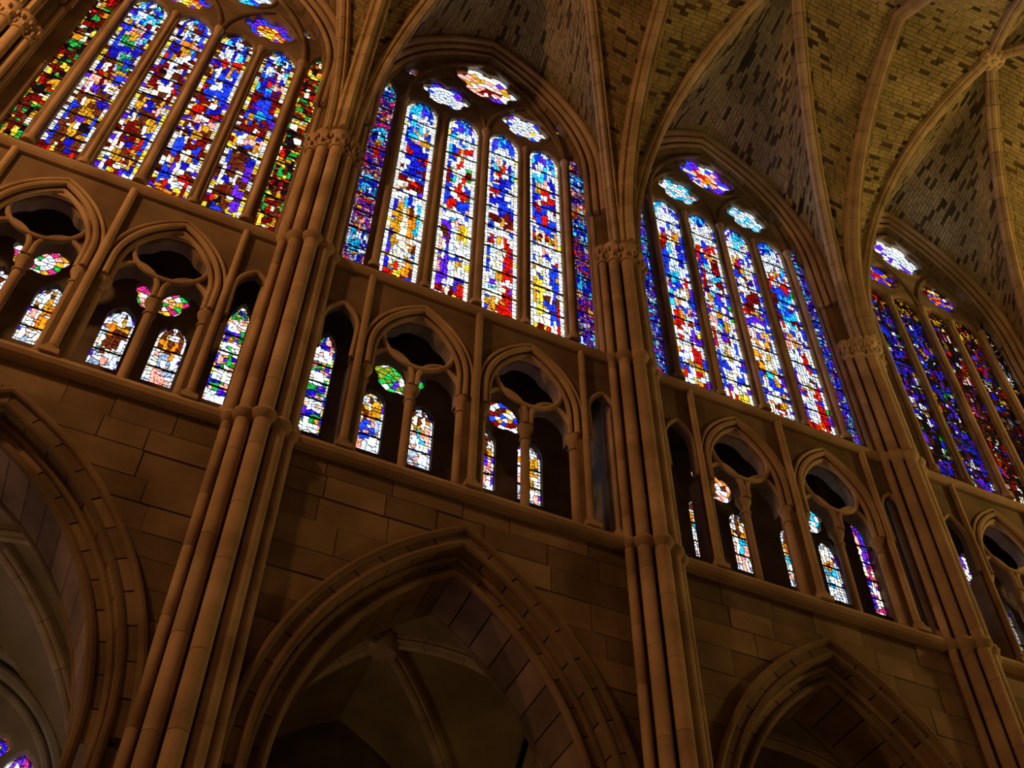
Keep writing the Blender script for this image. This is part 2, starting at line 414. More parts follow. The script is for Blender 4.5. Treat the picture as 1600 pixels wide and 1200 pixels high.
def paint_main(win):
    def f(j, u, v, border, r):
        if win == 3:
            if v > 0.9: return pick(r, ochre=3, red=1, dark=3, yellow=1, brown=2), 0.5
            if j < 2: c = pick(r, dark=7, deep=3, blue=2, violet=2, white=1.3, ochre=1, dkred=1, green=.6, brown=2)
            else: c = pick(r, dark=7, deep=1.5, blue=.7, red=1.5, dkred=3, cream=1.5, ochre=1.2, magenta=.7, brown=2)
            return c, 0.55
        if border:
            if win == 1: return pick(r, white=9, cream=9, yellow=.6, pale=.6), 1.1
            if win == 0: return pick(r, cream=4, yellow=2.5, white=3, brown=2, dkred=1, violet=1.2), 0.7
            if j % 2 == 0: return pick(r, blue=4, white=2, yellow=.8, pale=2, violet=2), 1.0
            return pick(r, cream=3, white=3, blue=2.5, violet=1.2, green=.4), 1.0
        if win == 1 and r.random() < 0.10: return (pick(r, white=3, pale=4, cream=3, cyan=2), 1.0)
        if win == 0 and r.random() < 0.22: return (pick(r, brown=3, dkred=3, deep=3, ochre=2, dark=1, violet=1), .7)
        if win == 2 and r.random() < 0.15: return (pick(r, white=3, pale=4, cyan=1), 1.0)
        if v > 0.93: return (pick(r, blue=4, cyan=3, pale=2, deep=1, violet=1), 1.0)
        if v > 0.83:                                                # white gable on blue
            g = abs(abs(u)-0.02-(0.93-v)*5.5) < 0.28
            if g or (abs(u) < 0.2 and v > 0.86): return (pick(r, white=6, pale=3, cyan=1), 1.0)
            return (pick(r, blue=5, deep=2, cyan=1, violet=1) if win != 2 else pick(r, pale=4, white=3, violet=2, ochre=1, blue=1), 1.0)
        if v > 0.74:
            if win == 2: return (pick(r, red=3, orange=2, cream=2, violet=1, blue=1.5, ochre=1), .9)
            if abs(u) < 0.4: return (pick(r, pink=3, cream=2, red=2, ochre=1.5, orange=1), .9)
            return (pick(r, blue=5, deep=3, red=1, cyan=1), .9)
        if v > 0.52:                                                # upper figure
            s = [('grey', 'green', 'blue'), ('white', 'cream', 'dkred'), ('white', 'blue', 'blue'), ('blue', 'cyan', 'red')][j] if win == 0 else \
                [('blue', 'deep', 'white'), ('cream', 'red', 'green'), ('deep', 'blue', 'white'), ('blue', 'red', 'white')][j] if win == 1 else \
                [('pale', 'cyan', 'blue'), ('white', 'cyan', 'red'), ('white', 'dkred', 'cream'), ('cyan', 'blue', 'red')][j]
            if abs(u) < 0.45: return (s[0] if r.random() < .55 else s[1], .95)
            return (pick(r, deep=3, blue=4, dkred=3, red=1.5) if r.random() < .7 else s[2], .8)
        if v > 0.46: return (pick(r, dkred=4, red=3, brown=2, ochre=2, cream=1.5, blue=1) if win != 2 else pick(r, blue=3, white=3, ochre=1.5, violet=2, red=1), .8)
        if v > 0.38:
            if abs(abs(u)-(0.46-v)*9) < 0.3: return ('white' if win == 1 else pick(r, white=3, pink=2, ochre=2), 1.0)
            return (pick(r, blue=4, violet=1, pink=2, deep=2, ochre=1), .9)
        if v > 0.05:                                                # standing figure and columns, in upright strips
            k = int((u+1)*2.49)
            s = [('blue', 'brown', 'ochre', 'brown', 'blue'), ('cream', 'dkred', 'brown', 'ochre', 'blue'), ('blue', 'blue', 'cream', 'white', 'dkred'), ('white', 'ochre', 'brown', 'violet', 'white')][j] if win == 0 else \
                [('deep', 'ochre', 'cream', 'orange', 'cyan'), ('pink', 'violet', 'pale', 'ochre', 'yellow'), ('blue', 'pale', 'cream', 'red', 'violet'), ('ochre', 'yellow', 'cream', 'blue', 'red')][j] if win == 1 else \
                [('orange', 'red', 'white', 'red', 'violet'), ('blue', 'pale', 'cream', 'white', 'blue'), ('blue', 'orange', 'cream', 'ochre', 'blue'), ('violet', 'pale', 'white', 'red', 'blue')][j]
            if r.random() < 0.66: return (s[k], .95)
            return (pick(r, red=2, blue=2, ochre=2, cream=3, brown=2, violet=1, white=1.5), .8)
        return (pick(r, red=4, orange=2, yellow=2, cream=1.5, blue=1, dkred=2), .8)
    return f
def paint_side(win):
    def f(j, u, v, border, r):
        if win == 0: return (pick(r, dkred=4, red=2, ochre=3, green=3, yellow=2, brown=3, dark=3, cream=1.5), .75)
        if win == 1:
            blu = math.sin(v*23+j) > .55
            if border: return (pick(r, pink=2, white=1.5, violet=2, purple=2), .7)
            return (pick(r, cyan=4, pale=2, deep=3, purple=1) if blu else pick(r, purple=4, magenta=2, deep=2, ochre=2.5, pink=1, grey=3, red=1), .75)
        if win == 2: return (pick(r, deep=2, cyan=3, grey=4, violet=3, purple=2, magenta=1, blue=2, pale=1), .8)
        return (pick(r, white=2, dark=4, ochre=1), .6)
    return f
def paint_tri(bay, k):
    def f(j, u, v, border, r):
        if border: return (pick(r, white=3, pale=3, cream=2, violet=1.5), .9)
        if v < 0.17: return (pick(r, white=3, pink=2, grey=2, pale=2), .75)
        if v > 0.86: return (pick(r, white=3, brown=2, ochre=1, pale=2), .8)
        if 0.62 < v < 0.74: return (pick(r, orange=4, ochre=4, brown=2, cream=1), .8)
        if v >= 0.74: return (pick(r, brown=1.5, cream=3, ochre=1.5, white=4), .8)
        c = ['brown', 'orange', 'brown', 'grey', 'blue', 'cyan', 'violet', 'ochre', 'cyan', 'cyan', 'cyan', 'cyan', 'orange', 'cyan', 'ochre', 'blue'][(bay*4+k) % 16]
        if abs(u) < 0.5 and 0.28 < v: return ((c if r.random() < .5 else pick(r, orange=1, cream=3, pink=2, white=3)), .9)
        return (pick(r, white=4, cream=3, pink=2, grey=1), .85)
    return f
def paint_triside(bay):
    def f(j, u, v, border, r):
        if bay == 2: return (pick(r, magenta=2, violet=4, cream=4, pink=3, orange=1, blue=2), .9)
        if border: return (pick(r, yellow=2, cream=3, violet=2.5, blue=2, pink=1), .9)
        ring = math.sin(v*26) > -0.15
        if ring: return (pick(r, white=9, pale=3, cream=4, green=1, pink=1), 1.0)
        return (pick(r, violet=3, green=3, pink=2, deep=1.5, ochre=1.5), .75)
    return f

def pane_cols(c, tr):
    k = rnd.uniform(0.75, 1.1)*tr
    return tuple(math.sqrt(max(0.0004, min(1.0, x*k))) for x in PAL[c])

POOL = []      # panes waiting to be built as objects: (area, builder)
def glazing(win_empty, name, mb_add, regions, edges, y, bars, pool):
    """regions: list of (list of quads [(x,z)*4], colour); edges: list of ((x,z),(x,z)) lead lines"""
    g = MB()
    for (a, b) in edges:
        dx, dz = b[0]-a[0], b[1]-a[1]; L = math.hypot(dx, dz)
        if L < 1e-4: continue
        hw = 0.0032; nx, nz = -dz/L*hw, dx/L*hw; ex, ez = dx/L*0.004, dz/L*0.004
        lp = [(a[0]-ex+nx, a[1]-ez+nz), (a[0]-ex-nx, a[1]-ez-nz), (b[0]+ex-nx, b[1]+ez-nz), (b[0]+ex+nx, b[1]+ez+nz)]
        if area(lp) < 0: lp.reverse()
        g.add([(x, y-0.006, z) for x, z in lp]+[(x, y+0.008, z) for x, z in lp],
              [(0, 1, 2, 3), (7, 6, 5, 4), (0, 4, 5, 1), (1, 5, 6, 2), (2, 6, 7, 3), (3, 7, 4, 0)])
    for (xa, xb, z) in bars:
        g.box(xa, xb, y-0.03, y-0.008, z-0.011, z+0.011)
    part = g.build(name, 'lead', win_empty)
    for quads, col in regions:
        m = MB()
        ar = 0
        for q in quads:
            ar += abs(area(q)); qq = q if area(q) > 0 else list(reversed(q))
            m.prism_xz(qq, y, y+0.004, col)
        pool.append((ar, m, part))
    return part
def finish_panes(pool, nmax=300):
    pool.sort(key=lambda t: -t[0]); rest = {}
    for k, (ar, m, part) in enumerate(pool):
        if k < nmax: m.build('pane', 'glass', part)
        else:
            s = rest.setdefault(part, MB()); b = len(s.v); s.v += m.v; s.f += [tuple(i+b for i in f) for f in m.f]; s.c += m.c; s.t += m.t
    for part, s in rest.items():
        tag(s.build('small_panes', 'glass', part), kind='stuff')

def light_glass(win_empty, name, cx, hw, z0, zs, za, y, knots, rowh, paint, j, pool, seed, merge=0.55, barstep=0.75):
    r = random.Random(seed); H = za-z0; ny = max(6, round(H/rowh)); nx = len(knots)-1
    h = za-zs; R = (hw*hw+h*h)/(2*hw)
    def half(z):
        if z <= zs: return hw+0.012
        q = R*R-(z-zs)**2
        return max(0.55*hw, math.sqrt(max(q, 0))-(R-hw)+0.012)
    V = []
    for jj in range(ny+1):
        row = []
        for i in range(nx+1):
            zz = z0-0.01+(H+0.0)*jj/ny; k = knots[i]
            if 1 < i < nx-1: k += r.uniform(-0.36, 0.36)*(knots[2]-knots[1] if nx > 3 else 0.3)
            if 0 < jj < ny: zz += r.uniform(-0.4, 0.4)*H/ny
            row.append((cx+k*half(min(zz, za-0.012)), zz))
        V.append(row)
    ids = [[-1]*nx for _ in range(ny)]; regs = []
    for jj in range(ny):
        for i in range(nx):
            if ids[jj][i] >= 0: continue
            wd, hg = 1, 1; t = r.random(); bord = (i == 0 or i == nx-1) and nx > 3
            if t < merge:
                wd, hg = r.choice([(1, 2), (1, 3), (1, 3), (2, 1), (2, 2), (1, 4), (1, 5), (2, 3)]) if not bord else (1, r.choice([1, 2]))
            cells = []
            for a in range(hg):
                for b in range(wd):
                    if jj+a < ny and i+b < (nx if bord or nx <= 3 else nx-1) and ids[jj+a][i+b] < 0: cells.append((jj+a, i+b))
                    else: break
            if len(cells) != wd*hg: cells = [(jj, i)]
            for a, b in cells: ids[a][b] = len(regs)
            regs.append((cells, bord))
    out = []; memo = {}
    for cells, bord in regs:
        qs = [[V[a][b], V[a][b+1], V[a+1][b+1], V[a+1][b]] for a, b in cells]
        u = sum((knots[b]+knots[b+1])/2 for a, b in cells)/len(cells); v = sum((a+.5)/ny for a, b in cells)/len(cells)
        c, tr = paint(j, u, v, bord, r); key = (bord, int((u+1)*2.4), int(v*30))
        if key in memo and r.random() < 0.6 and not (0.36 < v < 0.47 or 0.83 < v < 0.94): c, tr = memo[key]
        memo[key] = (c, tr)
        out.append((qs, pane_cols(c, tr)))
    ed = []
    for jj in range(ny+1):
        for i in range(nx):
            lo = ids[jj-1][i] if jj > 0 else -9; hi = ids[jj][i] if jj < ny else -8
            if lo != hi: ed.append((V[jj][i], V[jj][i+1]))
    for jj in range(ny):
        for i in range(nx+1):
            lo = ids[jj][i-1] if i > 0 else -9; hi = ids[jj][i] if i < nx else -8
            if lo != hi: ed.append((V[jj][i], V[jj+1][i]))
    bars = []; z = z0+barstep
    while z < zs: bars.append((cx-hw-0.02, cx+hw+0.02, z)); z += barstep
    return glazing(win_empty, name, None, out, ed, y, bars, pool)

def rose_glass(win_empty, name, cx, cz, R, n, y, cols, pool, seed):
    r = random.Random(seed); rings = [0.0, R*0.28, R*0.52, R*0.78, R*1.03]; k = n*3; out = []; ed = []
    pt = lambda q, a: (cx+q*math.cos(2*PI*a/k), cz+q*math.sin(2*PI*a/k))
    for i in range(4):
        st = 3 if i == 0 else 1
        for a in range(0, k, st):
            b = a+st; q0, q1 = rings[i], rings[i+1]
            if i == 0: qs = [[pt(0, 0), pt(q1, a), pt(q1, a+1), pt(q1, a+2)], [pt(0, 0), pt(q1, a+2), pt(q1, a+3), pt(0, 0)]]; qs[1] = qs[1][:3]
            else: qs = [[pt(q0, a), pt(q1, a), pt(q1, b), pt(q0, b)]]
            c = pick(r, **cols[min(i, len(cols)-1)]); out.append((qs, pane_cols(c, 1.0)))
            ed.append((pt(q0, a), pt(q1, a)))
            for d in range(st): ed.append((pt(q1, a+d), pt(q1, a+d+1)))
    return glazing(win_empty, name, None, out, ed, y, [], pool)

K8 = [-1, -0.74, -0.56, -0.38, -0.19, 0.0, 0.19, 0.38, 0.56, 0.74, 1]
KS = [-1, -0.78, -0.4, 0.0, 0.4, 0.78, 1]
KF = [-1, -0.82, -0.6, -0.36, -0.12, 0.12, 0.36, 0.6, 0.82, 1]
KT = [-1, -0.78, -0.45, -0.15, 0.15, 0.45, 0.78, 1]
win_no = 0
ROSEC = {0: [dict(orange=3, yellow=3, ochre=2), dict(yellow=2, orange=3, red=1, cream=1), dict(violet=2, blue=2, pink=2, orange=1), dict(blue=3, violet=2, cream=1)],
         1: [dict(white=4, pink=1, pale=3), dict(white=5, pale=4, yellow=.5), dict(white=4, pale=3, violet=1.5, blue=1), dict(violet=3, blue=3, white=3)],
         2: [dict(white=4, cyan=1), dict(white=5, pale=3, cyan=2), dict(white=4, pale=2, cyan=2, pink=.5), dict(pale=3, cyan=2, white=3, violet=1)],
         3: [dict(orange=2, violet=2, red=2), dict(blue=2, violet=3, ochre=2), dict(deep=2, dkred=2, ochre=2, cream=1, dark=2), dict(violet=2, dark=2, ochre=1)]}
TOPC = {0: [dict(cyan=2, pale=3, blue=2)]*4, 1: [dict(pink=3, cream=3, dkred=1, yellow=1), dict(pink=3, cream=3, dkred=1, ochre=2), dict(cream=2, pink=2, violet=2, ochre=1), dict(violet=3, pale=2, pink=2, white=2)],
        2: [dict(pink=2, orange=2, red=1), dict(pink=3, red=1, cream=2, blue=1), dict(violet=3, pink=2, cream=2, blue=1), dict(violet=3, blue=2, pale=2, red=.6)], 3: [dict(white=5, pale=3, violet=1)]*4}
for b in range(4):
    win_no += 1
    c, s, zt = WC[b], WS[b], ZTOP[b]
    W = empty('window_%d' % win_no, (c, 0, 0))
    tag(W, ['leftmost tall traceried stained-glass window with deep blue, white and red panes', 'brightest tall traceried stained-glass window with white bordered lights, in the centre',
            'third tall traceried stained-glass window from the left, with blue and white lights', 'dark rightmost traceried stained-glass window of small scattered coloured panes'][b], kind='structure')
    a1, a2, hw = 0.4766*s, 1.4436*s, 0.352*s
    zs = zt-0.46*s
    lights = [(-a2, 0), (-a1, 1), (a1, 2), (a2, 3)]
    holes = [light_loop(c+x, hw, 0.0, zs, zt) for x, _ in lights]
    xs0, xs1 = 2.06*s, 2.45*s; sc_, shw = (xs0+xs1)/2, (xs1-xs0)/2
    for sg in (-1, 1): holes.append(light_loop(c+sg*sc_, shw, 0.0, 6.6 if b else 6.3, 7.35 if b else 7.0))
    dz = zt-6.92
    rz, rtz = 7.66+dz, 9.02+dz
    for sg in (-1, 1): holes.append(foil(c+sg*0.965*s, rz, 6, 0.37*s, 0.198*s, 0.0))
    holes.append(foil(c, rtz, 6, 0.51*s, 0.272*s, 0.0))
    for sg in (-1, 1):                                              # small eyelets beside the rose and between the arches
        holes.append(foil(c+sg*1.78*s, 8.12+dz, 3, 0.115*s, 0.105*s, PI/2, 5))
    m = MB(); m.plate([(PX[b], -0.1), (PX[b+1], -0.1), (PX[b+1], 12.3), (PX[b], 12.3)], holes, -0.09, 0.02, 0.025)
    m.build('tracery', 'tracery', W)
    # roll mouldings standing proud of the tracery
    def roll(path, r, y, closed=False, nm='tracery_roll'):
        mm = MB(); mm.tube([(x, y, z) for x, z in path], r, 8, closed); mm.build(nm, 'tracery', W, True)
    for x in (-1.90, -0.96, 0.0, 0.96, 1.90):
        big = abs(x) in (0.0, 1.90)
        mm = MB(); r = (0.065 if big else 0.045)
        mm.lathe(c+x*s, -0.09-(0.04 if big else 0), [(r+0.05, -0.02), (r+0.05, 0.10), (r+0.015, 0.17), (r, 0.2), (r, zs-0.1), (r+0.015, zs-0.08), (r+0.01, zs-0.02), (r+0.04, zs+0.1), (r+0.04, zs+0.14), (r*0.6, zs+0.16)], 10)
        mm.build('mullion_shaft', 'shaft', W, True)
    for sg in (-1, 1):
        roll(arch(c+sg*0.96*s, 0.94*s, zs+0.1, rz+0.88*s, 10), 0.05, -0.10)
        roll(circle(c+sg*0.965*s, rz, 0.61*s), 0.035, -0.07, True)
        for x in (a1, a2): roll(arch(c+sg*x, hw+0.085, zs+0.05, zt+0.10, 8), 0.03, -0.07)
        roll([(c+sg*sc_-shw-0.06, 0.1)]+arch(c+sg*sc_, shw+0.06, 6.6 if b else 6.3, 7.45 if b else 7.1, 7)+[(c+sg*sc_+shw+0.06, 0.1)], 0.025, -0.07)
    roll(circle(c, rtz, 0.84*s), 0.045, -0.09, True)
    roll([(c-1.9*s, zs+0.1)]+arch(c, 1.9*s, zs+0.1, rtz+0.95*s, 12)+[(c+1.9*s, zs+0.1)], 0.06, -0.12)
    # glass
    pool = []
    for x, j in lights:
        light_glass(W, 'lancet_glazing', c+x, hw, 0.0, zs, zt, 0.008, K8, 0.075 if b < 3 else 0.07, paint_main(b), j, pool, b*10+j, 0.55 if b < 3 else 0.25)
    for sg in (-1, 1):
        light_glass(W, 'side_light_glazing', c+sg*sc_, shw, 0.0, 6.6 if b else 6.3, 7.35 if b else 7.0, 0.008, KF if b else KS, 0.05 if b else 0.08, paint_side(b), sg, pool, b*10+5+sg, 0.2 if b else .3, 0.6)
    for sg in (-1, 1): rose_glass(W, 'rose_glazing', c+sg*0.965*s, rz, 0.57*s, 6, 0.008, ROSEC[b] if not (b == 3 and sg > 0) else ROSEC[3], pool, b*7+sg)
    rose_glass(W, 'rose_glazing', c, rtz, 0.79*s, 6, 0.008, TOPC[b], pool, b*7+3)
    for sg in (-1, 1): rose_glass(W, 'eyelet_glazing', c+sg*1.78*s, 8.12+dz, 0.23*s, 3, 0.008, [dict(white=2, ochre=1, violet=1, dkred=1)], pool, b*7+5+sg)
    finish_panes(pool, 300)
    # sloping sill
    m = MB(); x0, x1 = PX[b]+0.45, PX[b+1]-0.45
    pts = [(-0.40, -0.43), (-0.12, 0.02), (0.12, 0.02), (0.8, -0.10), (0.8, -0.45)]; n = 5
    m.add([(x0-.4, y, z) for y, z in pts]+[(x1+.4, y, z) for y, z in pts], [(i, i+n, (i+1) % n+n, (i+1) % n) for i in range(n)]+[tuple(range(n)), tuple(range(2*n-1, n-1, -1))])
    m.build('sill', 'tracery', W)
    # wall arch framing the window, in pieces
    t = empty('wall_arch', (c, -0.3, 0)); mid = (PX[b]+PX[b+1])/2; hwid = (PX[b+1]-PX[b])/2-0.30
    tag(t, ['moulded pointed arch framing the leftmost stained-glass window', 'moulded pointed arch framing the brightest central window', 'moulded pointed arch framing the third window', 'moulded pointed arch framing the dark rightmost window'][b], 'arch', 'wall arches framing the high windows')
    for off, yy, rr in ((0.0, -0.46, 0.09), (0.15, -0.36, 0.07), (0.29, -0.27, 0.06)):
        mm = MB(); P = arch(mid, hwid, 6.2, 10.55+dz*.5, 12, off); mm.tube([(x, yy, z) for x, z in [(mid-hwid+off, 4.5)]+P+[(mid+hwid-off, 4.5)]], rr, 8); mm.build('roll_moulding', 'shaft', t, True)
    h2 = 10.55+dz*.5-6.2; RR = (hwid**2+h2*h2)/(2*hwid); c2 = RR-hwid
    for o0, o1, y0, y1 in ((-0.25, 0.12, -0.42, -0.1), (0.12, 0.38, -0.26, -0.1)):
        for sgn in (-1, 1):
            r0, r1 = RR-o1, RR-o0; th = math.acos(c2/((r0+r1)/2)); nv = 9
            for i in range(nv):
                v4 = []
                for rr, aa in ((r1, i), (r1, i+1), (r0, i+1), (r0, i)):
                    ang = th*aa/nv+(0.003 if aa == i else -0.003)
                    if aa == nv: ang = math.acos(min(1, c2/rr))
                    v4.append((mid+sgn*(rr*math.cos(ang)-c2), 6.2+rr*math.sin(ang)))
                if area(v4) < 0: v4.reverse()
                mm = MB(); mm.prism_xz(v4, y0, y1); mm.build('voussoir', 'tracery', t)

# ---------------------------------------------------------------- triforium
def colonnette(parent, x, y, r, z0, z1, cap=True):
    mm = MB()
    mm.lathe(x, y, [(r, z0+0.22), (r, z1)], 12); o = mm.build('colonnette', 'shaft', parent, True)
    mm = MB(); mm.box(x-r-0.06, x+r+0.06, y-r-0.06, y+r+0.06, z0, z0+0.09); mm.lathe(x, y, [(r+0.05, z0+0.09), (r+0.055, z0+0.13), (r+0.02, z0+0.17), (r+0.03, z0+0.2), (r, z0+0.23)], 12); mm.build('base', 'shaft', o, True)
    if cap:
        mm = MB(); mm.lathe(x, y, [(r+0.02, z1-0.30), (r+0.025, z1-0.27), (r, z1-0.25), (r+0.01, z1-0.15), (r+0.05, z1-0.05), (r+0.06, z1-0.03), (r+0.06, z1+0.02)], 12); mm.build('capital', 'shaft', o, True)
    return o
for b in range(4):
    c = WC[b] if b else -5.97; s = [0.945, 1.0, 0.965, 0.96][b]
    xl, xr = PX[b]+0.45, PX[b+1]-0.45
    T = empty('triforium_arcade', (c, -0.2, -4.85))
    tag(T, ['triforium gallery of paired arches and round openings below the leftmost window', 'triforium gallery of paired arches below the brightest central window',
            'triforium gallery of paired arches below the third window, with one pale lit round opening', 'triforium gallery at the right edge below the dark window'][b], 'arcade', 'triforium galleries between arches and windows')
    G, GH, ZS = 0.985*s, 0.80*s, -2.78
    side = (2.33*s, 0.27*s)
    holes_f = []
    notch = []
    for cx, hwid, zsp, za in [(c-side[0], side[1], -2.05, -1.55), (c-G, GH, -2.35, -1.02), (c+G, GH, -2.35, -1.02), (c+side[0], side[1], -2.05, -1.55)]:
        notch += [(cx-hwid, ZS-0.02)]+arch(cx, hwid, zsp, za, 10)+[(cx+hwid, ZS-0.02)]
    m = MB(); m.plate([(xl-.1, -0.45), (xl-.1, ZS-0.02)]+notch+[(xr+.1, ZS-0.02), (xr+.1, -0.45)], [], -0.32, -0.19)
    m.build('front_wall', 'ashlar', T)
    for k, sg in enumerate((-1, 1)):
        gx = c+sg*G
        sub = []
        for q in (-1, 1):
            sx = gx+q*0.41*s
            sub += [(sx-0.335*s, ZS-0.02)]+arch(sx, 0.335*s, -2.58, -2.19, 8)+[(sx+0.335*s, ZS-0.02)]
        big = [(gx-GH-0.05, ZS)]+arch(gx, GH+0.05, -2.35, -0.94, 10)+[(gx+GH+0.05, ZS)]
        m = MB(); m.plate([(gx-GH-0.05, ZS-0.02)]+sub+[(gx+GH+0.05, ZS-0.02)]+list(reversed(big))[1:-1], [foil(gx, -1.77, 4, 0.26*s, 0.335*s, 0, 9)], -0.20, 0.05, 0.05)
        m.build('pierced_tracery', 'tracery', T)
        mm = MB(); mm.tube([(x, -0.23, z) for x, z in circle(gx, -1.77, 0.61*s)], 0.045, 8, True); mm.build('oculus_ring', 'shaft', T, True)
        for q in (-1, 1):
            mm = MB(); mm.tube([(x, -0.21, z) for x, z in [(gx+q*0.41*s-0.365*s, ZS)]+arch(gx+q*0.41*s, 0.365*s, -2.58, -2.14, 8)+[(gx+q*0.41*s+0.365*s, ZS)]], 0.045, 8); mm.build('arch_roll', 'shaft', T, True)
        for off, yy, rr in ((-0.02, -0.34, 0.05), (0.07, -0.27, 0.045), (-0.13, -0.34, 0.03)):
            mm = MB(); mm.tube([(x, yy, z) for x, z in [(gx-GH+off, ZS)]+arch(gx, GH, -2.35, -1.02, 12, off)+[(gx+GH-off, ZS)]], rr, 8); mm.build('arch_roll', 'shaft', T, True)
        colonnette(T, gx, -0.09, 0.075, -4.84, ZS)
        for q in (-1, 1): colonnette(T, gx+q*(GH+0.01), -0.20, 0.075, -4.84, ZS)
        mm = MB(); mm.tube([(x, -0.34, z) for x, z in [(c+sg*side[0]-side[1], ZS)]+arch(c+sg*side[0], side[1], -2.05, -1.55, 10, -0.02)+[(c+sg*side[0]+side[1], ZS)]], 0.04, 8); mm.build('arch_roll', 'shaft', T, True)
        x0, x1 = sorted((c+sg*(side[0]-side[1]-0.02), c+sg*(G+GH+0.02)))
        mm = MB(); mm.box(x0, x1, -0.30, -0.02, -4.84, ZS); mm.build('jamb', 'ashlar', T)
        colonnette(T, c+sg*1.95*s, -0.36, 0.06, -4.84, -0.6, False)
    mm = MB(); mm.box(c-0.17*s, c+0.17*s, -0.30, -0.02, -4.84, ZS); mm.build('jamb', 'ashlar', T)
    colonnette(T, c, -0.37, 0.065, -4.84, -0.6, False)
    # passage floor
    m = MB(); m.box(PX[b]-.1, PX[b+1]+.1, YW-0.04, 0.74, -5.0, -4.85); m.build('passage_floor', 'ashlar', T)
    # outer glazed wall of the passage
    win_no += 1
    W = empty('window_%d' % win_no, (c, 0.7, -4.8)); tag(W, 'small triforium stained-glass lights behind the %s gallery' % ['leftmost', 'central', 'third', 'right edge'][b], kind='structure')
    LX = [-1.40*s, -0.55*s, 0.55*s, 1.40*s]; lhw = 0.23*s
    holes = [light_loop(c+x, lhw, -3.64, -2.55, -2.20) for x in LX]+[foil(c+sg*1.0*s, -1.70, 5, 0.24*s, 0.23*s, PI/2) for sg in (-1, 1)]
    holes += [light_loop(c+sg*2.32*s, 0.18*s, -3.64, -1.65, -1.15) for sg in (-1, 1)]
    m = MB(); m.plate([(PX[b], -4.95), (PX[b+1], -4.95), (PX[b+1], -0.3), (PX[b], -0.3)], holes, 0.62, 0.73, 0.0); m.build('passage_wall', 'dark', W)
    pool = []
    for k, x in enumerate(LX): light_glass(W, 'light_glazing', c+x, lhw, -3.64, -2.55, -2.20, 0.715, KT, 0.08, paint_tri(b, k), k, pool, 200+b*10+k, 0.4, 0.42)
    for sg in (-1, 1):
        light_glass(W, 'tall_light_glazing', c+sg*2.32*s, 0.18*s, -3.64, -1.65, -1.15, 0.715, KS, 0.075, paint_triside(b), sg, pool, 300+b*10+sg, 0.35, 0.42)
        cl = [[dict(white=2, pink=1, magenta=1, green=1, ochre=1)], [dict(green=3, olive=3, white=3, violet=1)], [dict(white=3, orange=1, brown=1, pink=1)], [dict(white=2, violet=1, cream=1)]][b]
        if b == 1 and sg > 0: cl = [dict(white=3, blue=2, dkred=1, brown=1, ochre=1)]
        if b == 2 and sg > 0: cl = [dict(cyan=4, white=4, pale=2, pink=.5)]
        rose_glass(W, 'rose_glazing', c+sg*1.0*s, -1.70, 0.47*s, 5, 0.715, cl, pool, 400+b*10+sg)
    finish_panes(pool, 300)

# ---------------------------------------------------------------- vault
def arc_pts(p0, p1, z0, z1, n, run=None):                            # quarter-pointed arc from springing to crown in a vertical plane
    d = Vector((p1[0]-p0[0], p1[1]-p0[1])); a = d.length; h = z1-z0; R = (a*a+h*h)/(2*a)
    th = math.acos((R-a)/R); out = []
    for i in range(n+1):
        q = th*i/n; u = R-R*math.cos(q); out.append(Vector((p0[0]+d.x*u/a, p0[1]+d.y*u/a, z0+R*math.sin(q))))
    return out
def resample(P, n):
    L = [0]
    for a, b in zip(P, P[1:]): L.append(L[-1]+(b-a).length)
    out = []; k = 0
    for i in range(n+1):
        d = L[-1]*i/n
        while k < len(L)-2 and L[k+1] < d: k += 1
        t = (d-L[k])/max(1e-9, L[k+1]-L[k]); out.append(P[k].lerp(P[k+1], min(1, t)))
    return out, L[-1]
ZSPR, ZCR, ZBO = 2.95, 10.95, 11.30
def mir(P): return [Vector((p.x, 2*NC-p.y, p.z)) for p in P]
RIBP = [(-0.15, 0.10), (-0.15, 0.02), (-0.125, -0.02), (-0.155, -0.06), (-0.125, -0.11), (-0.07, -0.09), (-0.055, -0.15), (0, -0.19), (0.055, -0.15), (0.07, -0.09), (0.125, -0.11), (0.155, -0.06), (0.125, -0.02), (0.15, 0.02), (0.15, 0.10)]
def rib(parent, P, scale=1.0, step=0.62, mat='rib'):
    Q, L = resample(P, 40); n = max(3, round(L/step)); 
    side = (P[-1]-P[0]); side = Vector((side.y, -side.x, 0)).normalized()
    for k in range(n):
        sub = 3; pts = []
        for i in range(sub+1):
            f = (k+i/sub)/n
            f = f+(0.0008 if i == 0 else -0.0008 if i == sub else 0)
            q = f*40; a = min(39, int(q)); pos = Q[a].lerp(Q[a+1], q-a)
            tan = (Q[min(40, a+1)]-Q[a]).normalized()
            if 0 < a < 39: tan = (Q[a].lerp(Q[a+1], q-a+0) - Q[a-1].lerp(Q[a], q-a)).normalized()
            nor = side.cross(tan).normalized()
            if nor.z < 0 and abs(nor.z) > 0.02: nor = -nor
            elif nor.dot(Vector((0, 1 if P[0].y > NC else -1, 0))) < 0 and abs(nor.z) <= 0.02: nor = -nor
            pts.append((pos, nor))
        m = MB(); vs = []; K = len(RIBP)
        for pos, nor in pts:
            for u, v in RIBP: vs.append(pos+side*(u*scale)+nor*(v*scale))
        fs = [(i*K+j, i*K+(j+1) % K, (i+1)*K+(j+1) % K, (i+1)*K+j) for i in range(sub) for j in range(K)]
        fs += [tuple(range(K-1, -1, -1)), tuple(range(sub*K, sub*K+K))]
        m.add(vs, fs); m.build('voussoir', mat, parent)
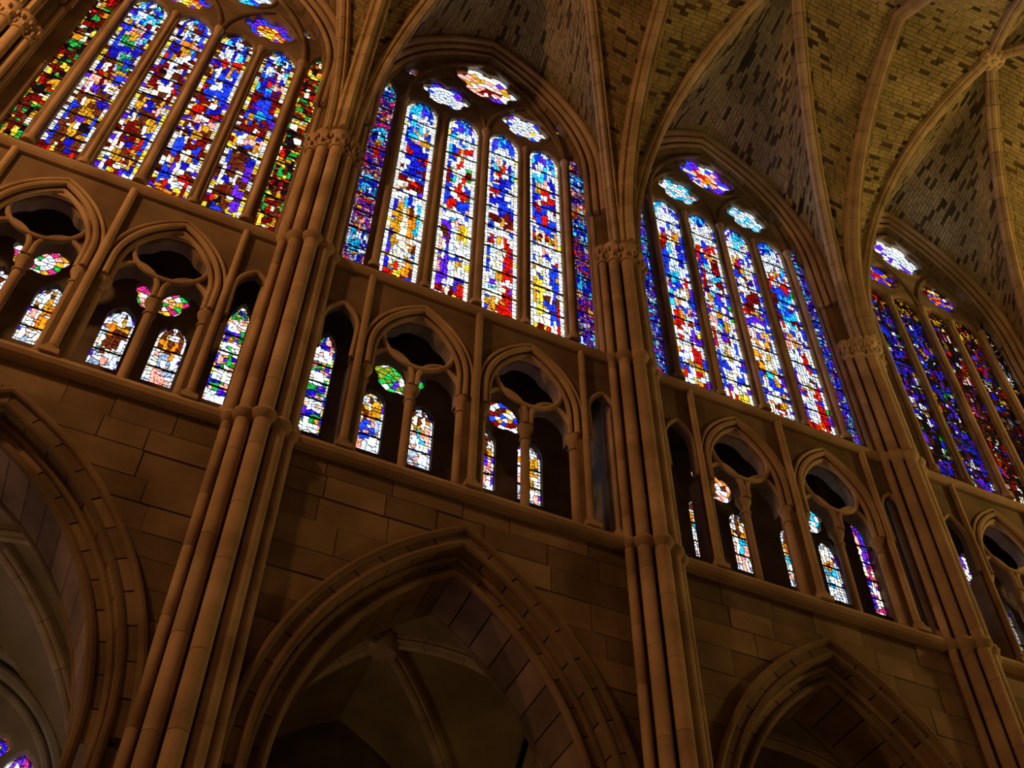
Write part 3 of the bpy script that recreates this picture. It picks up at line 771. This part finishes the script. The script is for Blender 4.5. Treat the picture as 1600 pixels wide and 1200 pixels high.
def wall_curve(b, right):
    mid = (PX[b]+PX[b+1])/2; hwid = (PX[b+1]-PX[b])/2-0.30; dz = ZTOP[b]-6.92
    A = arch(mid, hwid+0.10, 6.2, 10.62+dz*.5, 12)[:13]
    P = [Vector((mid-hwid-0.10, -0.40, ZSPR))]+[Vector((x, -0.40, z)) for x, z in A]
    return P if not right else [Vector((2*mid-p.x, p.y, p.z)) for p in P]
def web_cell(parent, A, B, centre, pool, far):
    NS = 34
    A2, LA = resample(A, NS); B2, LB = resample(B, NS)
    lift = Vector((0, 0, 0.06))
    m = MB(); vs = []; nt_ = 8
    for i in range(NS+1):
        for k in range(nt_+1): vs.append(A2[i].lerp(B2[i], k/nt_)+lift)
    m.add(vs, [(i*(nt_+1)+k, i*(nt_+1)+k+1, (i+1)*(nt_+1)+k+1, (i+1)*(nt_+1)+k) for i in range(NS) for k in range(nt_)])
    m.build('web_bed', 'mortar', parent)
    nC = round(max(LA, LB)/0.12)
    A3, _ = resample(A, nC); B3, _ = resample(B, nC)
    for i in range(nC):
        L = (A3[i]-B3[i]).length
        n = max(1, round(L/rnd.uniform(0.24, 0.33))); off = rnd.uniform(-0.3, 0.3)/n
        cuts = [0]+[min(0.999, max(0.001, (q+rnd.uniform(-.2, .2))/n+off*0.6)) for q in range(1, n)]+[1]
        for t0, t1 in zip(cuts, cuts[1:]):
            p = [A3[i].lerp(B3[i], t0), A3[i].lerp(B3[i], t1), A3[i+1].lerp(B3[i+1], t1), A3[i+1].lerp(B3[i+1], t0)]
            nn = (p[2]-p[0]).cross(p[3]-p[1])
            if nn.length < 1e-5: continue
            nn.normalize(); c = sum(p, Vector())/4
            if nn.dot(centre-c) < 0: nn = -nn; p = [p[1], p[0], p[3], p[2]]
            e1 = (p[1]-p[0]+p[2]-p[3]); e2 = (p[3]-p[0]+p[2]-p[1]); l1, l2 = e1.length/2, e2.length/2
            if l1 < 0.05 or l2 < 0.05: continue
            j = 0.008; e1 = e1.normalized()*j; e2 = e2.normalized()*j
            p = [p[0]+e1+e2, p[1]-e1+e2, p[2]-e1-e2, p[3]+e1-e2]
            r = rnd.uniform(-0.008, 0.012); top = [q+nn*r for q in p]; bot = [q-nn*0.05 for q in p]
            mm = MB(); tone = rnd.uniform(-.14, .14)
            mm.add(top+bot, [(0, 1, 2, 3), (0, 4, 5, 1), (1, 5, 6, 2), (2, 6, 7, 3), (3, 7, 4, 0)], tone=tone)
            px = c-CAM; dep = px.dot(fw); sx, sy = 800+FPX*px.dot(rt)/dep, 600-FPX*px.dot(up)/dep
            vis = dep > 0 and -40 < sx < 1640 and -40 < sy < 1240 and not far
            pool.append(((l1*l2/dep**2 if vis else 0), mm, 'webdark' if rnd.random() < DARK else 'web'))
def bay_vault(b):
    global DARK
    xl, xr = PX[b], PX[b+1]; cx = (xl+xr)/2
    V = empty('ceiling', (cx, NC, ZSPR))
    tag(V, ['ribbed stone vault above the leftmost window', 'ribbed stone vault above the brightest central window', 'ribbed stone vault with dark streaks above the third window', 'ribbed stone vault with a carved boss in the top right corner'][b], kind='structure')
    boss = (cx, NC)
    DL = arc_pts((xl+0.2, -0.62), boss, ZSPR, ZBO, 40); DR = arc_pts((xr-0.2, -0.62), boss, ZSPR, ZBO, 40)
    TL = arc_pts((xl, -0.72), (xl, NC), ZSPR, ZCR, 40); TR = arc_pts((xr, -0.72), (xr, NC), ZSPR, ZCR, 40)
    centre = Vector((cx, NC, 3.0)); pool = []
    DARK = [0.08, 0.13, 0.17, 0.18][b]
    web_cell(V, DL, wall_curve(b, False), centre, pool, False); web_cell(V, DR, wall_curve(b, True), centre, pool, False)
    DARK = [0.05, 0.07, 0.09, 0.11][b]
    web_cell(V, DL, TL, centre, pool, False); web_cell(V, DR, TR, centre, pool, False)
    for a, c in ((DL, TL), (DR, TR), (DL, wall_curve(b, False)), (DR, wall_curve(b, True))): web_cell(V, mir(a), mir(c), centre, pool, True)
    pool.sort(key=lambda t: -t[0]); rest = {}
    for k, (ar, m, mat) in enumerate(pool):
        if k < 300: m.build('vault_stone', mat, V)
        else:
            s = rest.setdefault(mat, MB()); n0 = len(s.v); s.v += m.v; s.f += [tuple(i+n0 for i in f) for f in m.f]; s.c += m.c; s.t += m.t
    for mat, s in rest.items(): tag(s.build('vault_stones', mat, V), kind='stuff')
    for P, nm in ((DL, 'left'), (DR, 'right')):
        t = empty('diagonal_rib', P[0]); nb = [['top left corner pier', 'first pier left of the brightest window'], ['pier left of the brightest window', 'pier right of the brightest window'], ['pier right of the brightest window', 'pier left of the dark window'], ['pier left of the dark window', 'pier at the far right edge']][b][0 if nm == 'left' else 1]
        tag(t, 'moulded diagonal vault rib rising %s from the %s' % ('rightward' if nm == 'left' else 'leftward', nb), 'rib', 'diagonal ribs of the nave vault')
        rib(t, P, 0.95)
        t2 = empty('diagonal_rib', mir(P)[0]); tag(t2, 'opposite half of the vault rib rising %s above the %s window' % ('rightward' if nm == 'left' else 'leftward', BAYS[b]), 'rib', 'diagonal ribs of the nave vault')
        rib(t2, mir(P), 0.95)
    B = empty('vault_boss', (cx, NC, ZBO-0.35)); tag(B, 'round carved boss where the ribs cross above the %s window' % BAYS[b], 'boss', 'vault bosses')
    m = MB(); m.lathe(cx, NC, [(0.05, ZBO-0.30), (0.20, ZBO-0.29), (0.30, ZBO-0.23), (0.33, ZBO-0.14), (0.30, ZBO+0.1)], 18); m.build('disc', 'rib', B, True)
    for q in range(8):
        a = 2*PI*q/8; m = MB(); m.lathe(cx+0.20*math.cos(a), NC+0.20*math.sin(a), [(0.004, ZBO-0.34), (0.04, ZBO-0.33), (0.065, ZBO-0.29), (0.05, ZBO-0.25)], 8); m.build('leaf', 'rib', B, True)
    m = MB(); m.lathe(cx, NC, [(0.004, ZBO-0.37), (0.06, ZBO-0.35), (0.08, ZBO-0.30)], 10); m.build('leaf', 'rib', B, True)
for b in range(4): bay_vault(b)
for i in range(5):
    P = arc_pts((PX[i], -0.72), (PX[i], NC), ZSPR, ZCR, 40)
    t = empty('transverse_arch', P[0])
    tag(t, 'broad moulded transverse arch springing from the %s' % ['top left corner pier', 'pier left of the brightest window', 'pier right of the brightest window', 'pier left of the dark window', 'pier beyond the right edge'][i], 'rib', 'transverse arches of the nave vault')
    rib(t, P, 1.25); rib(t, mir(P), 1.25)

# ---------------------------------------------------------------- north aisle: vault, outer wall, windows
AY = 5.3; AC = 2.95
aw = empty('wall_aisle', (2.8, AY, FLOOR)); tag(aw, 'grey outer wall of the side aisle seen through the arches', kind='structure')
for b in range(4):
    xl, xr = PX[b], PX[b+1]; c = (xl+xr)/2+[0.63, 0, 0, 0][b]
    m = MB(); m.plate([(xl, FLOOR), (xr, FLOOR), (xr, -4.4), (xl, -4.4)], [light_loop(c, 1.75, -14.5, -8.1, -5.6, 10)] if b == 0 else [], AY, AY+0.4, 0.0); m.build('wall_face', 'grey' if b == 0 else 'dark', aw)  # lit bay pale, unlit bays dark: shade put into the wall colour
    if b == 0:
        win_no += 1
        W = empty('window_%d' % win_no, (c, AY, -14.5)); tag(W, 'grey moulded aisle window with stained glass, seen through the %s arch' % ['far left', 'central', 'lower right', 'hidden right'][b], kind='structure')
        for off, yy, rr in ((-0.24, -0.08, 0.085), (-0.03, -0.05, 0.12), (0.20, 0.06, 0.10), (0.36, 0.16, 0.07)):
            mm = MB(); mm.tube([(x, AY+yy, z) for x, z in [(c-1.75+off, -14.5)]+arch(c, 1.75, -8.1, -5.6, 14, off)+[(c+1.75-off, -14.5)]], rr, 8); mm.build('window_moulding', 'grey', W, True)
        hs = [light_loop(c+x, 0.24, -14.5, -7.6 if abs(x) < .5 else -7.35, -7.25 if abs(x) < .5 else -6.95) for x in (-0.83, -0.28, 0.28, 0.83)]+[foil(c+x, -6.93, 6, 0.10, 0.075, 0) for x in (-0.42, 0.42)]
        mm = MB(); mm.plate(light_loop(c, 1.80, -14.6, -8.1, -5.55, 10), hs, AY+0.2, AY+0.4, 0.04); mm.build('tracery', 'grey', W)
        pool = []
        for k, x in enumerate((-0.83, -0.28, 0.28, 0.83)):
            light_glass(W, 'lancet_glazing', c+x, 0.24, -14.5, -7.6 if abs(x) < .5 else -7.35, -7.25 if abs(x) < .5 else -6.95, AY+0.3, KT, 0.14, lambda j, u, v, bd, r: ((pick(r, white=2, pink=2, cream=1), 1.0) if bd else (pick(r, violet=3, deep=2, pale=3, purple=2, magenta=1, white=1), .9)), k, pool, 500+b*10+k, 0.4, 0.8)
        for x in (-0.42, 0.42): rose_glass(W, 'rose_glazing', c+x, -6.93, 0.18, 6, AY+0.3, [dict(orange=3, yellow=2), dict(violet=3, deep=2, blue=2), dict(deep=2, violet=3), dict(pink=2, orange=2)], pool, 520+b)
        finish_panes(pool, 120)
    # ribbed vault of the aisle
    V = empty('ceiling', ((xl+xr)/2, AC, -9.5)); tag(V, 'shadowed ribbed aisle vault behind the %s arch' % ['far left', 'central', 'lower right', 'hidden right'][b], kind='structure')
    cx = (xl+xr)/2; zb = -5.2
    cs = [(xl+0.3, 0.75), (xr-0.3, 0.75), (xr-0.3, AY), (xl+0.3, AY)]
    D = [arc_pts(p, (cx, AC), -9.6, zb, 20) for p in cs]
    def half_arch(p, q, zc): return arc_pts(p, ((p[0]+q[0])/2, (p[1]+q[1])/2), -9.6, zc, 20)
    for i in range(4):
        j = (i+1) % 4; zc = zb-0.1 if i in (0, 2) else zb-0.15
        for A, B in ((D[i], half_arch(cs[i], cs[j], zc)), (D[j], half_arch(cs[j], cs[i], zc))):
            A2, _ = resample(A, 16); B2, _ = resample(B, 16)
            m = MB(); vs = [A2[k].lerp(B2[k], q/4)+Vector((0, 0, 0.05)) for k in range(17) for q in range(5)]
            m.add(vs, [(k*5+q, k*5+q+1, (k+1)*5+q+1, (k+1)*5+q) for k in range(16) for q in range(4)]); m.build('web', 'web', V, True)
    for P in D:
        t = empty('aisle_rib', P[0], V); rib(t, P, 0.8, 0.8)
    mm = MB(); mm.lathe(cx, AC, [(0.05, zb-0.3), (0.2, zb-0.28), (0.26, zb-0.18), (0.25, zb+0.1)], 14); mm.build('aisle_boss', 'rib', V, True)
    m = MB(); P = [(y, z) for y, z in [(0.75, -9.6)]]; t = empty('aisle_arch', (xr, 0.75, -9.6), V)
    rib(t, arc_pts((xr, 0.75), (xr, AC), -9.6, zb-0.25, 20), 1.3, 0.8); rib(t, arc_pts((xr, AY), (xr, AC), -9.6, zb-0.25, 20), 1.3, 0.8)
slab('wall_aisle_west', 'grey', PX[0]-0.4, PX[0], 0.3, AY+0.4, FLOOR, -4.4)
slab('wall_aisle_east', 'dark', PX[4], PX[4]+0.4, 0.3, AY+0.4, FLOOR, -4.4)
